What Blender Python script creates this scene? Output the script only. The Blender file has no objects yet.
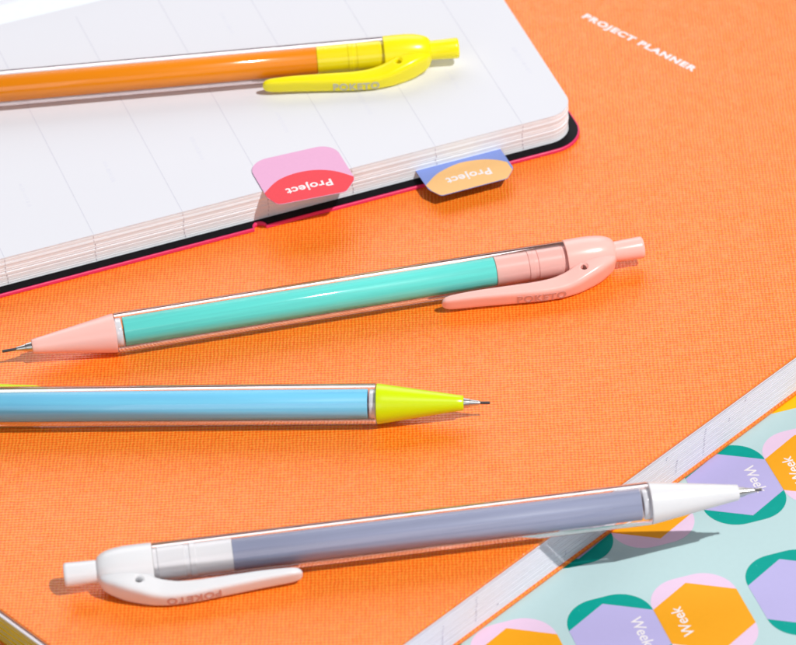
import bpy, bmesh, math, random
from mathutils import Vector, Matrix
random.seed(4)
R = math.radians
K = 1
S = 0.001 * K                      # all shapes below are written in millimetres
scene = bpy.context.scene
col = scene.collection

# ------------------------------------------------------------------ camera
TH = R(38.4168); ROLL = R(-3.580371); DIST = 676.469
cam_d = bpy.data.cameras.new('camera'); cam = bpy.data.objects.new('camera', cam_d); col.objects.link(cam)
cam_d.sensor_width = 36; cam_d.lens = 3296.87 / 796 * 36
cam_d.clip_start = 0.02 * K; cam_d.clip_end = 50 * K
cam.matrix_world = (Matrix.Translation((0, -DIST * math.cos(TH) * S, DIST * math.sin(TH) * S))
                    @ Matrix.Rotation(math.pi / 2 - TH, 4, 'X') @ Matrix.Rotation(ROLL, 4, 'Z'))
scene.camera = cam
cam_d.dof.use_dof = True
cam_d.dof.focus_distance = 0.668 * K
cam_d.dof.aperture_fstop = 32 / K

# ------------------------------------------------------------------ light
world = bpy.data.worlds.new('World'); scene.world = world; world.use_nodes = True
bg = world.node_tree.nodes['Background']
bg.inputs['Color'].default_value = (0.86, 0.90, 1.0, 1); bg.inputs['Strength'].default_value = 0.11

def area_lamp(name, loc, target, power, sx, sy, color, shape='RECTANGLE'):
    d = bpy.data.lights.new(name, 'AREA'); d.shape = shape; d.size = sx * K; d.size_y = sy * K; loc = [v * K for v in loc]; target = [v * K for v in target]
    d.energy = power * K * K; d.color = color
    o = bpy.data.objects.new(name, d); col.objects.link(o); o.location = loc
    o.rotation_euler = (Vector(target) - Vector(loc)).to_track_quat('-Z', 'Y').to_euler()
    return o
KD = Vector((0.52, -0.37, 1.0)).normalized()
area_lamp('studio_flash', KD * 2.2, (0, 0, 0), 46, 0.045, 0.045, (1.0, 0.98, 0.96), 'DISK')
area_lamp('studio_softbox', (-0.15, 1.25, 0.85), (0, 0, 0), 10.5, 1.5, 0.95, (0.97, 0.97, 1.0))

area_lamp('added_front_fill', (-0.35, -1.25, 0.75), (0, 0, 0), 4.2, 1.2, 0.8, (0.96, 0.96, 1.0))  # unseen fill added on the camera side to lighten page sides and pencils
scene.cycles.transparent_max_bounces = 24
vs = scene.view_settings
vs.view_transform = 'Standard'; vs.look = 'None'; vs.exposure = 0; vs.gamma = 1
scene.render.resolution_x = 1024; scene.render.resolution_y = 830

# ------------------------------------------------------------------ materials
def lin(c):
    def f(v):
        v /= 255
        return v / 12.92 if v <= 0.04045 else ((v + 0.055) / 1.055) ** 2.4
    return (f(c[0]), f(c[1]), f(c[2]), 1)

def dim(c, k=0.90): return tuple(v * k for v in lin(c)[:3]) + (1,)

def material(name, color, rough=0.5, spec=0.5, metal=0.0, sss=0.0, coat=0.0, noise=0.03, nscale=400,
             bump=0.0, bscale=3000, stretch=(1, 1, 1)):
    m = bpy.data.materials.new(name); m.use_nodes = True
    n = m.node_tree.nodes; l = m.node_tree.links; p = n['Principled BSDF']
    p.inputs['Roughness'].default_value = rough
    p.inputs['Specular IOR Level'].default_value = spec
    p.inputs['Metallic'].default_value = metal
    if sss:
        p.inputs['Subsurface Weight'].default_value = sss
        p.inputs['Subsurface Radius'].default_value = (1.0, 0.8, 0.7)
        p.inputs['Subsurface Scale'].default_value = 1.2 * S
    if coat:
        p.inputs['Coat Weight'].default_value = coat; p.inputs['Coat Roughness'].default_value = 0.08
    tc = n.new('ShaderNodeTexCoord'); mp = n.new('ShaderNodeMapping'); mp.inputs['Scale'].default_value = [v / K for v in stretch]
    l.new(tc.outputs['Object'], mp.inputs['Vector'])
    t = n.new('ShaderNodeTexNoise'); t.inputs['Scale'].default_value = nscale; t.inputs['Detail'].default_value = 4
    l.new(mp.outputs[0], t.inputs['Vector'])
    mx = n.new('ShaderNodeMix'); mx.data_type = 'RGBA'
    c = color
    mx.inputs[6].default_value = tuple(v * (1 - noise) for v in c[:3]) + (1,)
    mx.inputs[7].default_value = tuple(min(1, v * (1 + noise)) for v in c[:3]) + (1,)
    l.new(t.outputs['Fac'], mx.inputs[0]); l.new(mx.outputs[2], p.inputs['Base Color'])
    if bump:
        t2 = n.new('ShaderNodeTexNoise'); t2.inputs['Scale'].default_value = bscale; t2.inputs['Detail'].default_value = 3
        l.new(mp.outputs[0], t2.inputs['Vector'])
        b = n.new('ShaderNodeBump'); b.inputs['Strength'].default_value = 1; b.inputs['Distance'].default_value = bump * S
        l.new(t2.outputs['Fac'], b.inputs['Height']); l.new(b.outputs[0], p.inputs['Normal'])
    return m

def cloth_material(name, color, thread, pitch=0.60):
    """woven book cloth: raised threads crossing at right angles, with uneven yarn"""
    m = bpy.data.materials.new(name); m.use_nodes = True
    n = m.node_tree.nodes; l = m.node_tree.links; p = n['Principled BSDF']
    tc = n.new('ShaderNodeTexCoord')
    def math_n(op, a, b=None):
        x = n.new('ShaderNodeMath'); x.operation = op
        for i, v in enumerate((a, b)):
            if v is None: continue
            if isinstance(v, (int, float)): x.inputs[i].default_value = v
            else: l.new(v, x.inputs[i])
        return x.outputs[0]
    warp = n.new('ShaderNodeTexNoise'); warp.inputs['Scale'].default_value = 500 / K; warp.inputs['Detail'].default_value = 3
    l.new(tc.outputs['Object'], warp.inputs['Vector'])
    vm = n.new('ShaderNodeVectorMath'); vm.operation = 'SUBTRACT'; l.new(warp.outputs['Color'], vm.inputs[0]); vm.inputs[1].default_value = (.5, .5, .5)
    vs_ = n.new('ShaderNodeVectorMath'); vs_.operation = 'SCALE'; l.new(vm.outputs[0], vs_.inputs[0]); vs_.inputs['Scale'].default_value = 0.55 * S
    va = n.new('ShaderNodeVectorMath'); va.operation = 'ADD'; l.new(tc.outputs['Object'], va.inputs[0]); l.new(vs_.outputs[0], va.inputs[1])
    sp = n.new('ShaderNodeSeparateXYZ'); l.new(va.outputs[0], sp.inputs[0])
    k = math.pi / (pitch * S)
    su = math_n('SINE', math_n('MULTIPLY', sp.outputs[0], k)); sv = math_n('SINE', math_n('MULTIPLY', sp.outputs[1], k))
    weave = math_n('MULTIPLY', su, sv)
    slub = n.new('ShaderNodeTexNoise'); slub.inputs['Scale'].default_value = 420 / K; slub.inputs['Detail'].default_value = 2
    l.new(tc.outputs['Object'], slub.inputs['Vector'])
    weave = math_n('MULTIPLY', weave, math_n('ADD', math_n('MULTIPLY', slub.outputs['Fac'], 1.0), 0.5))
    yarn = n.new('ShaderNodeTexNoise'); yarn.inputs['Scale'].default_value = 1500 / K; yarn.inputs['Detail'].default_value = 3
    l.new(tc.outputs['Object'], yarn.inputs['Vector'])
    h = math_n('SUBTRACT', 0.25, math_n('MULTIPLY', weave, 0.65))
    h = math_n('ADD', h, math_n('MULTIPLY', yarn.outputs['Fac'], 1.1))
    ramp = n.new('ShaderNodeMapRange'); l.new(h, ramp.inputs[0])
    ramp.inputs[1].default_value = 0.32; ramp.inputs[2].default_value = 1.2
    mx = n.new('ShaderNodeMix'); mx.data_type = 'RGBA'; mx.inputs[6].default_value = color; mx.inputs[7].default_value = thread
    l.new(ramp.outputs[0], mx.inputs[0])
    big = n.new('ShaderNodeTexNoise'); big.inputs['Scale'].default_value = 45 / K; big.inputs['Detail'].default_value = 4
    l.new(tc.outputs['Object'], big.inputs['Vector'])
    hs = n.new('ShaderNodeHueSaturation'); l.new(mx.outputs[2], hs.inputs['Color'])
    mr = n.new('ShaderNodeMapRange'); l.new(big.outputs['Fac'], mr.inputs[0]); mr.inputs[3].default_value = 0.98; mr.inputs[4].default_value = 1.02
    l.new(mr.outputs[0], hs.inputs['Value']); l.new(hs.outputs[0], p.inputs['Base Color'])
    p.inputs['Specular Tint'].default_value = (1.0, 0.86, 0.74, 1); p.inputs['Roughness'].default_value = 0.38; p.inputs['Specular IOR Level'].default_value = 1.0
    b = n.new('ShaderNodeBump'); b.inputs['Strength'].default_value = 1; b.inputs['Distance'].default_value = 0.075 * S
    l.new(h, b.inputs['Height']); l.new(b.outputs[0], p.inputs['Normal'])
    return m

def clear_plastic(name, edge, tint=(0.992, 0.992, 0.994, 1)):
    m = bpy.data.materials.new(name); m.use_nodes = True
    n = m.node_tree.nodes; l = m.node_tree.links
    for x in list(n): n.remove(x)
    o = n.new('ShaderNodeOutputMaterial'); t = n.new('ShaderNodeBsdfTransparent'); t.inputs[0].default_value = tint
    g = n.new('ShaderNodeBsdfGlossy'); g.inputs['Roughness'].default_value = 0.06; g.inputs['Color'].default_value = (0.88, 0.80, 0.80, 1)
    lw = n.new('ShaderNodeLayerWeight'); lw.inputs[0].default_value = 0.5
    mr = n.new('ShaderNodeMapRange'); mr.interpolation_type = 'SMOOTHSTEP'; l.new(lw.outputs['Facing'], mr.inputs[0])
    mr.inputs[1].default_value = edge[0]; mr.inputs[2].default_value = edge[1]; mr.inputs[3].default_value = 0.0; mr.inputs[4].default_value = edge[2]
    pw = n.new('ShaderNodeMath'); pw.operation = 'POWER'; l.new(lw.outputs['Facing'], pw.inputs[0]); pw.inputs[1].default_value = 5
    f = n.new('ShaderNodeMath'); f.operation = 'ADD'; m3 = n.new('ShaderNodeMapRange'); l.new(lw.outputs['Facing'], m3.inputs[0])
    m3.inputs[1].default_value = 0.70; m3.inputs[2].default_value = 0.92; m3.inputs[3].default_value = 1.0; m3.inputs[4].default_value = 0.30
    m4 = n.new('ShaderNodeMath'); m4.operation = 'MULTIPLY'; l.new(mr.outputs[0], m4.inputs[0]); l.new(m3.outputs[0], m4.inputs[1])
    l.new(m4.outputs[0], f.inputs[0])
    f2 = n.new('ShaderNodeMath'); f2.operation = 'MULTIPLY_ADD'; l.new(pw.outputs[0], f2.inputs[0]); f2.inputs[1].default_value = 0.25; f2.inputs[2].default_value = 0.03
    l.new(f2.outputs[0], f.inputs[1]); f.use_clamp = True
    tc = n.new('ShaderNodeTexCoord'); ns = n.new('ShaderNodeTexNoise'); ns.inputs['Scale'].default_value = 300 / K
    l.new(tc.outputs['Object'], ns.inputs['Vector'])
    b = n.new('ShaderNodeBump'); b.inputs['Strength'].default_value = 0.5; b.inputs['Distance'].default_value = 0.01 * S
    l.new(ns.outputs['Fac'], b.inputs['Height']); l.new(b.outputs[0], g.inputs['Normal'])
    mx = n.new('ShaderNodeMixShader'); l.new(f.outputs[0], mx.inputs[0]); l.new(t.outputs[0], mx.inputs[1]); l.new(g.outputs[0], mx.inputs[2])
    l.new(mx.outputs[0], o.inputs[0])
    return m

def sleeve_material(name, color, through, tint=None, streak=0.20):
    """coloured translucent inner tube: streaked lengthwise, lets a little coloured light through"""
    m = material(name, color, rough=0.4, spec=0.2, noise=streak, nscale=1500, stretch=(0.02, 1, 1), bump=0.02, bscale=1500)
    n = m.node_tree.nodes; l = m.node_tree.links; p = n['Principled BSDF']; o = n['Material Output']
    t = n.new('ShaderNodeBsdfTransparent'); t.inputs[0].default_value = tint or color
    mx = n.new('ShaderNodeMixShader'); mx.inputs[0].default_value = through
    l.new(p.outputs[0], mx.inputs[1]); l.new(t.outputs[0], mx.inputs[2]); l.new(mx.outputs[0], o.inputs[0])
    return m

M = {}
M['orange_cloth'] = cloth_material('orange_book_cloth', (0.93, 0.128, 0.0, 1), (1.0, 0.30, 0.025, 1), 0.52)
M['page_side'] = material('page_side', (0.87, 0.93, 1.0, 1), rough=0.8, spec=0.2, noise=0.04, nscale=500, stretch=(1, 1, 6))
M['fore_edge'] = material('planner_fore_edge', (0.80, 0.80, 0.87, 1), rough=0.8, spec=0.2, noise=0.04, nscale=500, stretch=(1, 1, 6))
M['page'] = material('page_paper', (0.755, 0.76, 0.81, 1), rough=0.75, spec=0.2, noise=0.008, nscale=60, bump=0.004, bscale=5000)
M['ochre_side'] = material('ochre_page_side', (0.75, 0.44, 0.0, 1), rough=0.8, spec=0.05, noise=0.15, nscale=900, stretch=(1, 1, 5))  # ochre colour for the planner's bottom page edge only
M['ruling'] = material('pale_grey_ink', (0.62, 0.62, 0.70, 1), rough=0.8, noise=0.1)
M['ghost'] = material('very_pale_print', (0.71, 0.715, 0.79, 1), rough=0.8, noise=0.02)
M['edge_ink'] = material('grey_ink_on_page_side', (0.52, 0.50, 0.60, 1), rough=0.8)
M['pink_cover'] = material('hot_pink_cover', (0.78, 0.03, 0.15, 1), rough=0.45, bump=0.01)
M['black_liner'] = material('black_liner', (0.003, 0.002, 0.004, 1), rough=0.5, spec=0.12, bump=0.03, bscale=2500)
M['white_print'] = material('white_print', (0.84, 0.80, 0.81, 1), rough=0.5, noise=0.02)
M['sheet'] = material('mint_paper', dim((190, 219, 221)), rough=0.6, spec=0.3, noise=0.02, nscale=900, bump=0.004, bscale=6000)
M['teal_l'] = material('teal_print', lin((0, 156, 143)), rough=0.6, spec=0.12, noise=0.06, nscale=700)
def speckle(m, color, scale, lo):
    n = m.node_tree.nodes; l = m.node_tree.links; p = n['Principled BSDF']
    src = p.inputs['Base Color'].links[0].from_socket
    tc = n.new('ShaderNodeTexCoord'); t = n.new('ShaderNodeTexNoise'); t.inputs['Scale'].default_value = scale / K; t.inputs['Detail'].default_value = 6; t.inputs['Roughness'].default_value = .7
    l.new(tc.outputs['Object'], t.inputs['Vector'])
    r = n.new('ShaderNodeMapRange'); r.inputs[1].default_value = lo; r.inputs[2].default_value = lo + .05; l.new(t.outputs['Fac'], r.inputs[0])
    mx = n.new('ShaderNodeMix'); mx.data_type = 'RGBA'; l.new(r.outputs[0], mx.inputs[0]); l.new(src, mx.inputs[6]); mx.inputs[7].default_value = color
    l.new(mx.outputs[2], p.inputs['Base Color'])
speckle(M['teal_l'], (0.12, 0.55, 0.50, 1), 900, 0.66)
M['pink_l'] = material('pale_pink_print', dim((238, 208, 235)), rough=0.6, spec=0.3, noise=0.02, nscale=900)
M['orange_l'] = material('amber_print', dim((250, 170, 8)), rough=0.6, spec=0.3, noise=0.03, nscale=900)
M['purple_l'] = material('lilac_print', dim((190, 183, 232)), rough=0.6, spec=0.3, noise=0.02, nscale=900)
M['yellow_l'] = material('golden_yellow_print', dim((255, 198, 0)), rough=0.6, spec=0.3, noise=0.02)
M['tab_pink'] = material('pink_tab_paper', dim((240, 180, 218)), rough=0.6, spec=0.3, noise=0.03, nscale=1200, bump=0.004, bscale=5000)
M['tab_red'] = material('red_tab_print', dim((246, 72, 84)), rough=0.6, spec=0.3, noise=0.03, nscale=1200)
M['tab_blue'] = material('blue_tab_paper', dim((138, 160, 228)), rough=0.6, spec=0.3, noise=0.03, nscale=1200, bump=0.004, bscale=5000)
M['tab_peach'] = material('peach_tab_print', dim((252, 200, 132)), rough=0.6, spec=0.3, noise=0.03, nscale=1200)
M['table'] = material('studio_table', (0.75, 0.76, 0.78, 1), rough=0.6, noise=0.03)
M['clear'] = clear_plastic('clear_plastic', (0.35, 0.46, 0.72))
M['clear_in'] = clear_plastic('clear_plastic_inner_wall', (0.80, 0.95, 0.5))
M['foil_rose'] = material('rose_grey_foil', (0.66, 0.36, 0.33, 1), rough=0.4, metal=0.1)
M['foil_dusk'] = material('dusky_foil', (0.58, 0.36, 0.33, 1), rough=0.4, metal=0.1)
M['foil_grey'] = material('pale_grey_foil', (0.58, 0.55, 0.42, 1), rough=0.4, metal=0.1)
M['steel'] = material('steel', (0.62, 0.60, 0.58, 1), rough=0.30, metal=1.0, noise=0.05)
M['lead'] = material('graphite', (0.08, 0.075, 0.08, 1), rough=0.35, metal=0.5)
M['ringm'] = material('glossy_white_plug', (0.80, 0.80, 0.84, 1), rough=0.12, spec=0.8, coat=0.5)

def plastic(name, c): return material(name, c, rough=0.26, spec=0.5, sss=0.12, noise=0.01, nscale=300, bump=0.003, bscale=900)
PL = {'pink': plastic('salmon_plastic', (1.0, 0.56, 0.50, 1)),
      'lime': plastic('lime_plastic', (0.66, 0.84, 0.0, 1)),
      'yellow': plastic('yellow_plastic', (1.0, 0.85, 0.004, 1)),
      'white': plastic('white_plastic', (0.80, 0.80, 0.82, 1))}
SL = {'teal': sleeve_material('teal_sleeve', (0.15, 0.80, 0.72, 1), 0.0),
      'blue': sleeve_material('sky_blue_sleeve', (0.20, 0.64, 1.0, 1), 0.0),
      'orange': sleeve_material('orange_sleeve', (1.0, 0.31, 0.0, 1), 0.10, (1.0, 0.5, 0.1, 1), 0.04),
      'grey': sleeve_material('lavender_grey_sleeve', (0.33, 0.36, 0.50, 1), 0.0)}

# ------------------------------------------------------------------ helpers
def tag(o, label=None, cat=None, group=None, kind=None):
    if label: o['label'] = label
    if cat: o['category'] = cat
    if group: o['group'] = group
    if kind: o['kind'] = kind
    return o

def empty(name, loc, rz=0.0):
    o = bpy.data.objects.new(name, None); col.objects.link(o); o.empty_display_size = 10 * S
    o.location = [v * S for v in loc]; o.rotation_euler = (0, 0, rz); return o

def obj(name, bm, mats, parent=None, smooth=False, angle=40):
    for v in bm.verts: v.co *= S
    bmesh.ops.recalc_face_normals(bm, faces=bm.faces)
    me = bpy.data.meshes.new(name); bm.to_mesh(me); bm.free()
    if not isinstance(mats, (list, tuple)): mats = [mats]
    for m in mats: me.materials.append(m)
    if smooth:
        for p in me.polygons: p.use_smooth = True
        if angle < 180:
            bm2 = bmesh.new(); bm2.from_mesh(me)
            for e in bm2.edges:
                if len(e.link_faces) == 2 and e.calc_face_angle(0) > R(angle): e.smooth = False
            bm2.to_mesh(me); bm2.free()
    o = bpy.data.objects.new(name, me); col.objects.link(o)
    if parent: o.parent = parent
    return o

def slab(bm, pts, z0, z1, mat=0, bevel=0.0):
    """prism over outline pts; optional small chamfer round the top and bottom"""
    n = len(pts)
    def inset(d):
        out = []
        for i in range(n):
            a = Vector(pts[i - 1]); b = Vector(pts[i]); c = Vector(pts[(i + 1) % n])
            d1 = (b - a); d2 = (c - b)
            if d1.length < 1e-9: d1 = d2
            if d2.length < 1e-9: d2 = d1
            d1.normalize(); d2.normalize()
            nn = Vector((-d1.y - d2.y, d1.x + d2.x))
            nn = nn.normalized() if nn.length > 1e-6 else Vector((-d1.y, d1.x))
            out.append(b + nn * d)
        return out
    rings = [(inset(bevel), z0), (pts, z0 + bevel), (pts, z1 - bevel), (inset(bevel), z1)] if bevel else [(pts, z0), (pts, z1)]
    vr = [[bm.verts.new((p[0], p[1], z)) for p in ring] for ring, z in rings]
    fs = [bm.faces.new(vr[0][::-1]), bm.faces.new(vr[-1])]
    for a, b in zip(vr, vr[1:]):
        for i in range(n):
            j = (i + 1) % n
            fs.append(bm.faces.new((a[i], a[j], b[j], b[i])))
    for f in fs: f.material_index = mat
    return fs

def round_poly(corners, seg=8):
    """ccw corner list (x, y, radius) -> outline"""
    out = []; n = len(corners)
    for i in range(n):
        p0 = Vector(corners[i - 1][:2]); p1 = Vector(corners[i][:2]); p2 = Vector(corners[(i + 1) % n][:2]); r = corners[i][2]
        if r <= 0: out.append((p1.x, p1.y)); continue
        a = (p0 - p1).normalized(); b = (p2 - p1).normalized()
        ang = a.angle(b); t = r / math.tan(ang / 2)
        c = p1 + (a + b).normalized() * (r / math.sin(ang / 2))
        s = p1 + a * t - c; e = p1 + b * t - c
        a0 = math.atan2(s.y, s.x); a1 = math.atan2(e.y, e.x)
        while a1 < a0: a1 += 2 * math.pi
        if a1 - a0 > math.pi: a1 -= 2 * math.pi
        for k in range(seg + 1):
            q = a0 + (a1 - a0) * k / seg
            out.append((c.x + r * math.cos(q), c.y + r * math.sin(q)))
    return out

def lathe(bm, prof, seg=64, closed=False):
    """profile of (x, r) turned round the x axis"""
    rings = []
    for x, r in prof:
        if r < 1e-6: rings.append([bm.verts.new((x, 0, 0))])
        else: rings.append([bm.verts.new((x, r * math.cos(2 * math.pi * k / seg), r * math.sin(2 * math.pi * k / seg))) for k in range(seg)])
    pairs = list(zip(rings, rings[1:]))
    if closed: pairs.append((rings[-1], rings[0]))
    for a, b in pairs:
        for k in range(seg):
            j = (k + 1) % seg
            if len(a) == 1 and len(b) == 1: continue
            if len(a) == 1: bm.faces.new((a[0], b[j], b[k]))
            elif len(b) == 1: bm.faces.new((a[k], a[j], b[0]))
            else: bm.faces.new((a[k], a[j], b[j], b[k]))
    return bm

def text_mesh(body, size, depth=0.05, bold=0.0, spacing=1.0):
    """text centred on the origin in the xy plane, as a bmesh in mm"""
    cu = bpy.data.curves.new('lettering', 'FONT'); cu.body = body; cu.size = size
    cu.align_x = 'CENTER'; cu.align_y = 'CENTER'; cu.extrude = depth / 2; cu.offset = bold; cu.space_character = spacing
    cu.resolution_u = 6
    o = bpy.data.objects.new('lettering', cu); col.objects.link(o)
    dg = bpy.context.evaluated_depsgraph_get(); me = bpy.data.meshes.new_from_object(o.evaluated_get(dg))
    bm = bmesh.new(); bm.from_mesh(me)
    bpy.data.objects.remove(o); bpy.data.meshes.remove(me); bpy.data.curves.remove(cu)
    return bm

def fit_text(bm, width, height=None):
    xs = [v.co.x for v in bm.verts]; ys = [v.co.y for v in bm.verts]
    cx = (max(xs) + min(xs)) / 2; cy = (max(ys) + min(ys)) / 2
    kx = width / (max(xs) - min(xs)); ky = height / (max(ys) - min(ys)) if height else kx
    for v in bm.verts: v.co.x = (v.co.x - cx) * kx; v.co.y = (v.co.y - cy) * ky
    return bm

# ------------------------------------------------------------------ the surface underneath
ZS = -11.0
bm = bmesh.new()
bmesh.ops.create_grid(bm, x_segments=1, y_segments=1, size=1500)
for v in bm.verts: v.co.z = ZS - 0.3
tag(obj('tabletop', bm, M['table']), kind='structure')

# ------------------------------------------------------------------ sticker sheet
SA = R(15.0)
sheet = empty('sticker_sheet', (64.1, -44.0, ZS - 0.3), SA)
tag(sheet, 'pale mint sheet of hexagon Week stickers lying under the corner of the orange planner', 'sticker sheet')
bm = bmesh.new(); slab(bm, round_poly([(-95, -62, 4), (60, -62, 4), (60, 44, 4), (-95, 44, 4)]), 0.02, 0.3)
obj('paper', bm, M['sheet'], sheet)
ZT = 0.3
def hexagon(r=9.72): return [(r * math.cos(R(30 + 60 * k)), r * math.sin(R(30 + 60 * k))) for k in range(6)]
def hex_label(x, y, back, front, flip, scuff):
    bm = bmesh.new(); slab(bm, round_poly([(-8.42, -11.5, 6.6), (8.42, -11.5, 6.6), (8.42, 11.5, 6.6), (-8.42, 11.5, 6.6)], 12), 0.0, 0.03)
    b = obj('label', bm, back, sheet); b.location = (x * S, y * S, ZT * S)
    bm = bmesh.new(); slab(bm, hexagon(), 0.03, 0.05); obj('hexagon', bm, front, b)
    bm = fit_text(text_mesh('Week', 3.0, 0.02, 0.03), 8.2)
    rot = Matrix.Rotation(R(90 if flip else -90), 4, 'Z')
    for v in bm.verts:
        v.co = rot @ v.co; v.co.x += -4.4 if flip else 4.4; v.co.z += 0.07
    obj('lettering', bm, M['white_print'], b)
for j in (0, -1):
    for i in (-2, -1, 0, 1):
        hex_label(36 * i, 32.8 * j, M['teal_l'], M['purple_l'], False, True)
        hex_label(36 * i + 16.8, 32.8 * j, M['pink_l'], M['orange_l'], True, False)
bm = bmesh.new(); slab(bm, round_poly([(-30, 17.4, 3), (50, 17.4, 3), (50, 27, 3), (-30, 27, 3)]), 0.0, 0.03)
o = obj('header_strip', bm, M['yellow_l'], sheet); o.location = (0, 0, ZT * S)

# ------------------------------------------------------------------ orange planner
PA = R(42.65)
planner = empty('planner_book', (-35.3, -124.1, ZS), PA)
tag(planner, 'orange cloth covered planner lying closed with PROJECT PLANNER on its cover', 'planner')
LU, LV, TK = 286, 216, 10.98
def planner_outline(d, rad): return round_poly([(d, d, rad), (LU - d, d, rad), (LU - d, LV - d, rad), (d, LV - d, rad)], 5)
bm = bmesh.new(); slab(bm, planner_outline(0, 1.2), TK - 0.75, TK, bevel=0.16)
obj('front_cover', bm, M['orange_cloth'], planner)
bm = bmesh.new(); slab(bm, planner_outline(0, 1.2), 0.02, 0.80, bevel=0.16)
obj('back_cover', bm, M['orange_cloth'], planner)
bm = bmesh.new(); z = 0.80; rs = random.Random(9); ns = 17; dz = (TK - 0.75 - 0.80) / ns
for k in range(ns):
    d = 0.45 + rs.uniform(-0.02, 0.05)
    if k == ns - 1: d = 0.12
    bot = d + (-0.75 if k == ns - 1 else 0)
    pts = [(bot, d), (LU - d, d), (LU - d, LV - d), (bot, LV - d)]
    h = dz * (0.96 if k < ns - 1 else 0.8)
    fs = slab(bm, pts, z + 0.004, z + h - 0.08, bevel=0.04)
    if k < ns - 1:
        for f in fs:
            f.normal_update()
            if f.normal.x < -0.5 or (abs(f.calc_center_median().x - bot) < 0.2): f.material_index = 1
    # thin recess between leaves
    p2 = [(d + .4, d + .4), (LU - d - .4, d + .4), (LU - d - .4, LV - d - .4), (d + .4, LV - d - .4)]
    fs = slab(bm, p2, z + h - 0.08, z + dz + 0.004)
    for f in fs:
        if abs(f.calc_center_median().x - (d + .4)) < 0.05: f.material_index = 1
    z += dz
pb = obj('page_block', bm, [M['fore_edge'], M['ochre_side']], planner)
# printed bleed marks that show on the fore edge as columns of little ticks
bm = bmesh.new(); rs = random.Random(3)
def tick(bm, u, zc, w, h):
    y = 0.40
    vs_ = [bm.verts.new((u + a, y, zc + b)) for a, b in ((-w, -h), (w, -h), (w + .03, h), (-w + .03, h))]
    vb = [bm.verts.new((v.co.x, y + .1, v.co.z)) for v in vs_]
    bm.faces.new(vs_); bm.faces.new(vb[::-1])
    for i in range(4): bm.faces.new((vs_[i], vs_[(i + 1) % 4], vb[(i + 1) % 4], vb[i]))
for u0, k0, k1 in ((128.2, 2, 14), (120.0, 3, 9), (117.2, 12, 14), (63.4, 3, 14), (54.4, 2, 12), (69.5, 3, 4), (88, 2, 5), (136, 9, 11), (141, 13, 15)):
    bm = bmesh.new()
    for k in range(k0, k1):
        tick(bm, u0 + rs.uniform(-.12, .12) + 0.06 * (k - k0), 0.8 + (k + .45) * dz, rs.uniform(.10, .24), rs.uniform(.08, .14))
    obj('edge_mark', bm, M['edge_ink'], planner)
bm = fit_text(text_mesh('PROJECT PLANNER', 3.0, 0.03, 0.17, 1.2), 34.1, 2.65)
rot = Matrix.Rotation(R(-47.4) - PA, 4, 'Z'); wc = Vector((58.75 + 35.3, 97.05 + 124.1, 0)); wc.rotate(Matrix.Rotation(-PA, 3, 'Z'))
for v in bm.verts: v.co = rot @ v.co + wc; v.co.z += TK + 0.02
obj('lettering', bm, M['white_print'], planner)

# ------------------------------------------------------------------ open notebook
NA = R(18.3)
nb = empty('open_notebook', (37.7, 56.3, 0.02), NA)
tag(nb, 'open white notebook with a hot pink cover lying on the orange planner', 'notebook')
U0 = -134.0; VG = 97.0
def cover_outline(d, notch):
    r = 8 - d
    bot = [(U0 + d, d)]
    pts = round_poly([(U0 + d, d, 5), (7.0 - d, d - .1, r), (14.5 - d, 194 - d, r), (U0 + d, 194 - d, 5)], 8)
    # semicircular bite out of the front edge for the elastic
    out = []; done = False
    for i, p in enumerate(pts):
        out.append(p)
        q = pts[(i + 1) % len(pts)]
        if not done and p[1] < 1 and q[1] < 1 and p[0] < -75 and q[0] > -60:
            for k in range(9):
                a = math.pi - math.pi * k / 8
                out.append((-69.2 + notch * math.cos(a), d - .02 + notch * 1.15 * math.sin(a)))
            done = True
    return out
bm = bmesh.new(); slab(bm, cover_outline(0, 1.35), 0.0, 0.85, bevel=0.15)
obj('cover', bm, M['pink_cover'], nb)
bm = bmesh.new(); slab(bm, cover_outline(0.35, 1.6), 0.85, 0.98)
obj('cover_lining', bm, M['black_liner'], nb)
ZP = 8.1
def page_outline(d, v1=VG):
    return round_poly([(U0 + 3 + d, 2.45 + d, 3), (4.9 - d, 2.45 + d, 6.2), (4.9 + .046 * v1 - d, v1, 0), (U0 + 3 + d, v1, 0)], 12)
bm = bmesh.new(); z = 0.98; rs = random.Random(21)
while z < ZP - 0.14:
    t = rs.choice((0.2, 0.3, 0.42, 0.55)); t = min(t, ZP - 0.12 - z)
    if t < .12: t = ZP - .12 - z + 1e-4
    d = rs.uniform(0.0, 0.14)
    slab(bm, page_outline(d), z + .002, z + t - 0.025, bevel=min(.05, t * .15))
    slab(bm, page_outline(d + .07), z + t - 0.025, z + t + .002)
    z += t
obj('page_block', bm, M['page_side'], nb)
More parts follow.
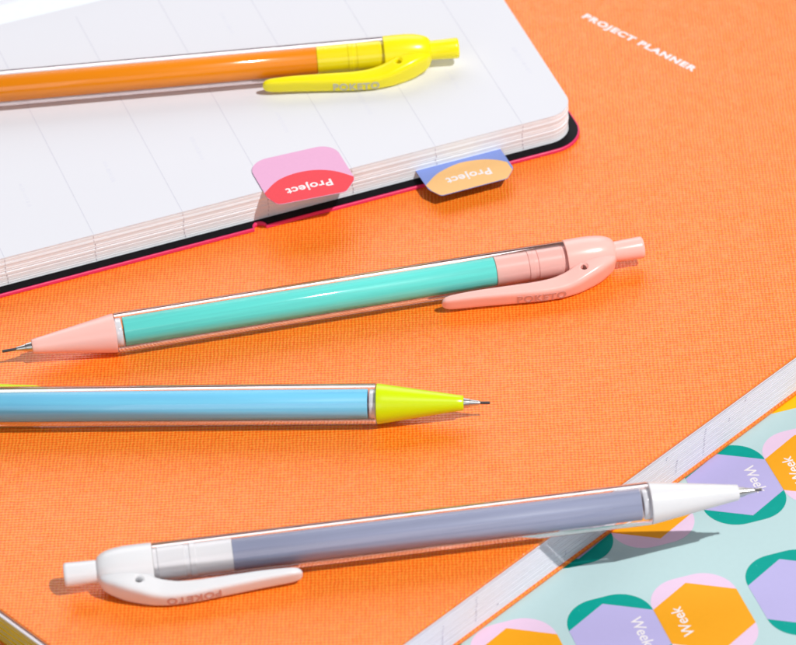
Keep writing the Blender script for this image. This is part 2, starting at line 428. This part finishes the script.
# top leaf dips into the gutter, the facing pages rise on the other side
def leaf(z, d, v_end=VG):
    bm = bmesh.new()
    out = page_outline(d, v_end - 12)
    slab(bm, out, z - 0.08, z)
    uL = U0 + 3 + d
    prev = None
    for k in range(13):
        v = v_end - 12 + k; zz = z - 2.6 * (k / 12) ** 3
        uR = 4.9 + .046 * v - d
        ring = [bm.verts.new((uL, v, zz - .08)), bm.verts.new((uR, v, zz - .08)), bm.verts.new((uR, v, zz)), bm.verts.new((uL, v, zz))]
        if prev:
            for i in range(4): bm.faces.new((prev[i], prev[(i + 1) % 4], ring[(i + 1) % 4], ring[i]))
        prev = ring
    bm.faces.new(prev)
    return bm
page = obj('page', leaf(ZP, 0.0), M['page'], nb)
bm = bmesh.new(); prev = None
for k in range(20):
    v = VG + .15 + k * 5; zz = ZP + 1.2 - 3.6 * math.exp(-k * 1.3)
    uR = 4.9 + .046 * v
    ring = [bm.verts.new((U0 + 3, v, 1.0)), bm.verts.new((uR, v, 1.0)), bm.verts.new((uR, v, zz)), bm.verts.new((U0 + 3, v, zz))]
    if prev:
        for i in range(4): bm.faces.new((prev[i], prev[(i + 1) % 4], ring[(i + 1) % 4], ring[i]))
    else: bm.faces.new(ring[::-1])
    prev = ring
bm.faces.new(prev)
obj('facing_pages', bm, M['page'], nb)
bm = bmesh.new()
LN = ((-7.7, .036), (-27.9, .028), (-47.2, .020), (-66.4, .012), (-85.2, .004), (-104.8, 0.0), (-124.2, 0.0))
def strip(bm, u0, v0, u1, v1, w, z0, z1):
    d = Vector((u1 - u0, v1 - v0)).normalized(); n_ = Vector((-d.y, d.x)) * w / 2
    slab(bm, [(u0 - n_.x, v0 - n_.y), (u1 - n_.x, v1 - n_.y), (u1 + n_.x, v1 + n_.y), (u0 + n_.x, v0 + n_.y)][::-1], z0, z1)
for u, s_ in LN: strip(bm, u, 2.6, u + s_ * 82, 84.8, 0.16, ZP, ZP + .012)
obj('ruling', bm, M['ruling'], page)
rs = random.Random(5)
for u, v0, v1 in ((.8, 20, 31), (-16, 21, 30), (-37, 20, 29), (-56, 21, 29), (-76, 19, 28), (-96, 19, 27), (-115, 18, 27), (-16, 66, 74), (-56, 63, 72), (-96, 60, 68)):
    bm = bmesh.new(); v = v0; zz = ZP + .006
    while v < v1:
        h = rs.uniform(.35, .8); w = rs.uniform(.5, 1.1)
        zz += .0006; strip(bm, u - w / 2 + .03 * v, v, u + w / 2 + .03 * v, v + rs.uniform(-.3, .3), .22, ZP, zz)
        v += h
    obj('show_through_print', bm, M['ghost'], page)
bm = bmesh.new(); rs = random.Random(8)
for u, _ in LN:
    bm = bmesh.new()
    for k in range(7):
        zc = 7.4 - k * .95 + rs.uniform(-.1, .1)
        uu = u + rs.uniform(-.15, .15); w = .06
        slab(bm, [(uu - w, 2.43), (uu + w, 2.43), (uu + w, 2.75), (uu - w, 2.75)], zc - .3, zc + .3)
    obj('edge_mark', bm, M['ruling'], nb)

# ------------------------------------------------------------------ index tabs
def make_tab(loc_v, z, outline, arc, paper, printm, tx, label):
    t = empty('index_tab', (37.7, 56.3, 0.02 + z), NA)
    tag(t, label, 'index tab', 'printed index tabs on the notebook')
    bm = bmesh.new(); slab(bm, outline, 0.0, 0.16, bevel=.03); obj('tab_paper', bm, paper, t)
    # printed lens shape: everything of the outline that lies outside the arc
    def arc_v(u):
        for (a, b), (c, d) in zip(arc, arc[1:]):
            if a <= u <= c: return b + (d - b) * (u - a) / (c - a)
        return -99
    us = [arc[0][0] + (arc[-1][0] - arc[0][0]) * k / 40 for k in range(41)]
    def low_v(u):
        best = 99; n = len(outline)
        for i in range(n):
            a = outline[i]; b = outline[(i + 1) % n]
            if min(a[0], b[0]) <= u <= max(a[0], b[0]) and abs(a[0] - b[0]) > 1e-6:
                best = min(best, a[1] + (b[1] - a[1]) * (u - a[0]) / (b[0] - a[0]))
        return best
    low = []; up = []
    for u in us:
        lo = low_v(u) + .05; hi = arc_v(u)
        if lo < 90 and hi > lo + .02: low.append((u, lo)); up.append((u, hi))
    bm = bmesh.new(); slab(bm, low + up[::-1], 0.16, 0.175); obj('printed_panel', bm, printm, t)
    bm = fit_text(text_mesh('Project', 3.0, 0.02, 0.075, 1.06), 10.1)
    rot = Matrix.Rotation(math.pi - R(tx[2]), 4, 'Z')
    for v in bm.verts: v.co = rot @ v.co + Vector((tx[0], tx[1], 0.19))
    obj('lettering', bm, M['white_print'], t)
    return t
def smooth_arc(p):
    out = []
    for i in range(len(p) - 1):
        p0 = p[max(0, i - 1)]; p1 = p[i]; p2 = p[i + 1]; p3 = p[min(len(p) - 1, i + 2)]
        for k in range(6):
            t = k / 6
            out.append(tuple(0.5 * ((2 * p1[j]) + (-p0[j] + p2[j]) * t + (2 * p0[j] - 5 * p1[j] + 4 * p2[j] - p3[j]) * t * t + (-p0[j] + 3 * p1[j] - 3 * p2[j] + p3[j]) * t ** 3) for j in (0, 1)))
    out.append(p[-1]); return out
o1 = round_poly([(-67.3, 13.3, 4.2), (-67.3, -.6, 3.0), (-66.0, -3.9, 1.6), (-51.2, -5.4, 1.6), (-47.9, -1.8, 2.6), (-47.8, 12.4, 4.2)])
make_tab(0, 8.26, o1, smooth_arc([(-67.28, 1.2), (-63.35, 4.3), (-58.94, 5.3), (-54.46, 4.6), (-50.76, 2.4), (-47.92, -1.0)]), M['tab_pink'], M['tab_red'],
         (-57.8, -0.25, 2.5), 'pink and red Project tab folded over the top page of the notebook')
o2 = round_poly([(-32.75, 5.5, 0), (-32.6, -5.0, 3.5), (-30.9, -8.2, 1.0), (-15.6, -8.2, 1.2), (-13.0, -5.2, 2.4), (-12.9, 5.5, 0)])
make_tab(0, 2.85, o2, smooth_arc([(-32.62, -3.4), (-28.66, -0.3), (-23.28, 1.28), (-18.71, 0.7), (-15.44, -0.8), (-12.98, -3.1)]), M['tab_blue'], M['tab_peach'],
         (-22.9, -3.6, 1.0), 'blue and peach Project tab sticking out low from the page edge')

# ------------------------------------------------------------------ mechanical pencils
CL = [(83.9, 5.9, 6.3, .55), (84.15, 5.65, 6.5, 1.0), (84.7, 5.4, 6.75, 1.4), (86, 5.25, 6.95, 1.7), (90.7, 5.1, 7.3, 1.85), (95.6, 5.2, 7.75, 1.9),
      (99.8, 5.3, 8.15, 1.9), (103.3, 5.35, 8.5, 1.9), (106, 5.2, 8.65, 1.9), (107.5, 5.0, 8.65, 1.92), (109, 4.6, 8.6, 1.98), (110.5, 4.1, 8.4, 2.1),
      (112.6, 3.0, 7.9, 2.45), (114.7, 2.2, 7.1, 2.75), (116.5, 1.5, 6.35, 2.9), (118, 1.0, 5.6, 2.85), (119.3, .7, 4.8, 2.65), (120.4, .5, 4.1, 2.3), (121.2, .5, 3.3, 1.8), (121.55, .6, 2.5, 1.2)]
def catmull(rows, n=5):
    out = []
    for i in range(len(rows) - 1):
        p0 = rows[max(0, i - 1)]; p1 = rows[i]; p2 = rows[i + 1]; p3 = rows[min(len(rows) - 1, i + 2)]
        for k in range(n):
            t = k / n
            x = p1[0] + (p2[0] - p1[0]) * t
            o = [x]
            for j in range(1, len(p1)):
                m1 = (p2[j] - p0[j]) / max(1e-6, p2[0] - p0[0]) * (p2[0] - p1[0]); m2 = (p3[j] - p1[j]) / max(1e-6, p3[0] - p1[0]) * (p2[0] - p1[0])
                o.append((2 * t ** 3 - 3 * t * t + 1) * p1[j] + (t ** 3 - 2 * t * t + t) * m1 + (-2 * t ** 3 + 3 * t * t) * p2[j] + (t ** 3 - t * t) * m2)
            out.append(tuple(o))
    out.append(rows[-1]); return out
CLS = catmull(CL)
def clip_out(x):
    for a, b in zip(CLS, CLS[1:]):
        if a[0] <= x <= b[0]: return a[2] + (b[2] - a[2]) * (x - a[0]) / (b[0] - a[0])
    return 8
def drill(o, cutter):
    md = o.modifiers.new('hole', 'BOOLEAN'); md.operation = 'DIFFERENCE'; md.object = cutter; md.solver = 'EXACT'
    dg = bpy.context.evaluated_depsgraph_get(); me = bpy.data.meshes.new_from_object(o.evaluated_get(dg))
    o.modifiers.clear(); me.name = o.data.name; o.data = me

def make_pencil(loc, heading, roll, body, sleeve, foil, label, lead=5.2):
    root = empty('mechanical_pencil', loc, heading)
    tag(root, label, 'pencil', 'mechanical pencils with clear barrels')
    rx = Matrix.Rotation(roll, 4, 'X')
    P = lambda nm, bm, m, par=root, **k: obj(nm, bm, m, par, smooth=True, **k)
    # writing end
    bm = bmesh.new(); lathe(bm, [(-3.3, 0), (-3.3, .34), (-3.2, .42), (-2.9, .46), (-1.3, .72), (-1.2, .84), (-.2, 1.0), (.3, 1.02), (.3, 0)], 64)
    tip = P('metal_tip', bm, M['steel'])
    bm = bmesh.new(); lathe(bm, [(-lead, 0), (.05 - lead, .27), (.15 - lead, .29), (-3.3, .29), (-3.2, 0)], 20)
    P('lead', bm, M['lead'], tip)
    bm = bmesh.new(); lathe(bm, [(0, 0.6), (0, 1.30), (.08, 1.42), (.22, 1.50), (1.5, 1.68), (9, 2.83), (15.8, 3.88), (16.8, 4.02), (17.05, 4.02), (17.15, 3.9), (17.15, 2.9), (17.15, 0)], 72)
    P('cone', bm, body)
    bm = bmesh.new(); lathe(bm, [(17.15, 0), (17.15, 2.85), (17.35, 3.0), (18.3, 3.0), (18.5, 2.85), (18.5, 0)], 56)
    P('ring', bm, M['ringm'])
    # see-through barrel with its wall thickness
    bm = bmesh.new()
    lathe(bm, [(17.2, 3.35), (17.22, 4.0), (17.32, 4.10), (111.1, 4.10), (111.2, 4.02), (111.2, 3.40), (110.9, 3.40), (18.1, 3.40), (17.9, 3.1), (17.3, 3.1)], 96, closed=True)
    for f in bm.faces:
        if all((v.co.y ** 2 + v.co.z ** 2) ** .5 < 3.45 for v in f.verts): f.material_index = 1
    P('barrel', bm, [M['clear'], M['clear_in']])
    bm = bmesh.new(); lathe(bm, [(18.9, 0), (18.9, 2.9), (19.0, 2.98), (96.2, 2.98), (96.3, 2.9), (96.3, 0)], 72)
    P('inner_tube', bm, sleeve)
    bm = bmesh.new(); lathe(bm, [(96.35, 0), (96.35, 3.05), (96.45, 3.15), (103.2, 3.15), (103.35, 3.32), (104.3, 3.34), (104.45, 3.12), (105.2, 3.12), (105.35, 3.3), (110.3, 3.3), (110.5, 3.1), (111.2, 3.1), (111.2, 0)], 72)
    P('collar', bm, body)
    # top cap, clip and push button
    bm = bmesh.new(); lathe(bm, [(111.25, 0), (111.25, 4.0), (111.35, 4.1), (112, 4.13), (114, 4.18), (116.5, 4.14), (118.2, 3.98), (119.6, 3.7), (120.6, 3.35), (121.3, 2.95), (121.65, 2.55), (121.75, 2.3), (121.75, 0)], 72)
    cap = P('cap', bm, body)
    bm = bmesh.new(); seg = 40; prev = None; ex = 4.5
    for x, ri, ro, w in CLS:
        ring = []
        for k in range(seg):
            a = 2 * math.pi * k / seg; c = math.cos(a); s = math.sin(a)
            rr = (abs(c) ** ex + abs(s) ** ex) ** (-1 / ex)
            ring.append(bm.verts.new((x, -((ri + ro) / 2 + (ro - ri) / 2 * c * rr), w * s * rr)))
        if prev:
            for k in range(seg): bm.faces.new((prev[k], prev[(k + 1) % seg], ring[(k + 1) % seg], ring[k]))
        else: bm.faces.new(ring)
        prev = ring
    bm.faces.new(prev[::-1])
    clip = P('clip', bm, body, angle=50)
    bm = bmesh.new(); lathe(bm, [(-6, 0), (-6, .86), (6, .86), (6, 0)], 28)
    for v in bm.verts:
        x, y, z_ = v.co; v.co = (114.2 + y, -4.45 + z_, x)
    cut = obj('cutter', bm, body, root)
    drill(clip, cut); drill(cap, cut)
    for me_o in (clip, cap):
        for p in me_o.data.polygons: p.use_smooth = True
    bpy.data.objects.remove(cut)
    bm = fit_text(text_mesh('POKETO', 3.0, 0.10, 0.08, 1.12), 10.2, 2.2)
    for v in bm.verts:
        x, y, z_ = v.co; xx = 104.4 + x
        v.co = (xx, -(clip_out(xx) + 0.03 + z_), y - .1)
    lt = P('lettering', bm, M[foil], clip)
    for o in (clip, cap): o.rotation_euler = (roll, 0, 0)
    bm = bmesh.new(); lathe(bm, [(121.3, 0), (121.3, 2.12), (127.3, 2.32), (127.75, 2.25), (127.95, 2.05), (128.02, 1.7), (128.02, 0)], 56)
    P('push_button', bm, body)
    return root
make_pencil((-74.5, -5.6, 4.14), R(9.2), R(15), PL['pink'], SL['teal'], 'foil_rose', 'pencil with salmon pink cone and clip and a teal core in its clear barrel', 6.1)
make_pencil((62.35, -63.36, 4.14), R(185.11), R(165), PL['white'], SL['grey'], 'foil_dusk', 'white pencil with a lavender grey core, its tip jutting out over the sticker sheet', 4.5)
make_pencil((11.92, -31.98, 4.14), R(175.21), R(15), PL['lime'], SL['blue'], 'foil_grey', 'pencil with lime green cone and a sky blue core in its clear barrel')
h = R(2.66)
make_pencil((17.29 - 128 * math.cos(h), 81.22 - 128 * math.sin(h), 8.14 + 4.12), h, R(15), PL['yellow'], SL['orange'], 'foil_grey', 'yellow pencil with an orange core resting on the open notebook page')
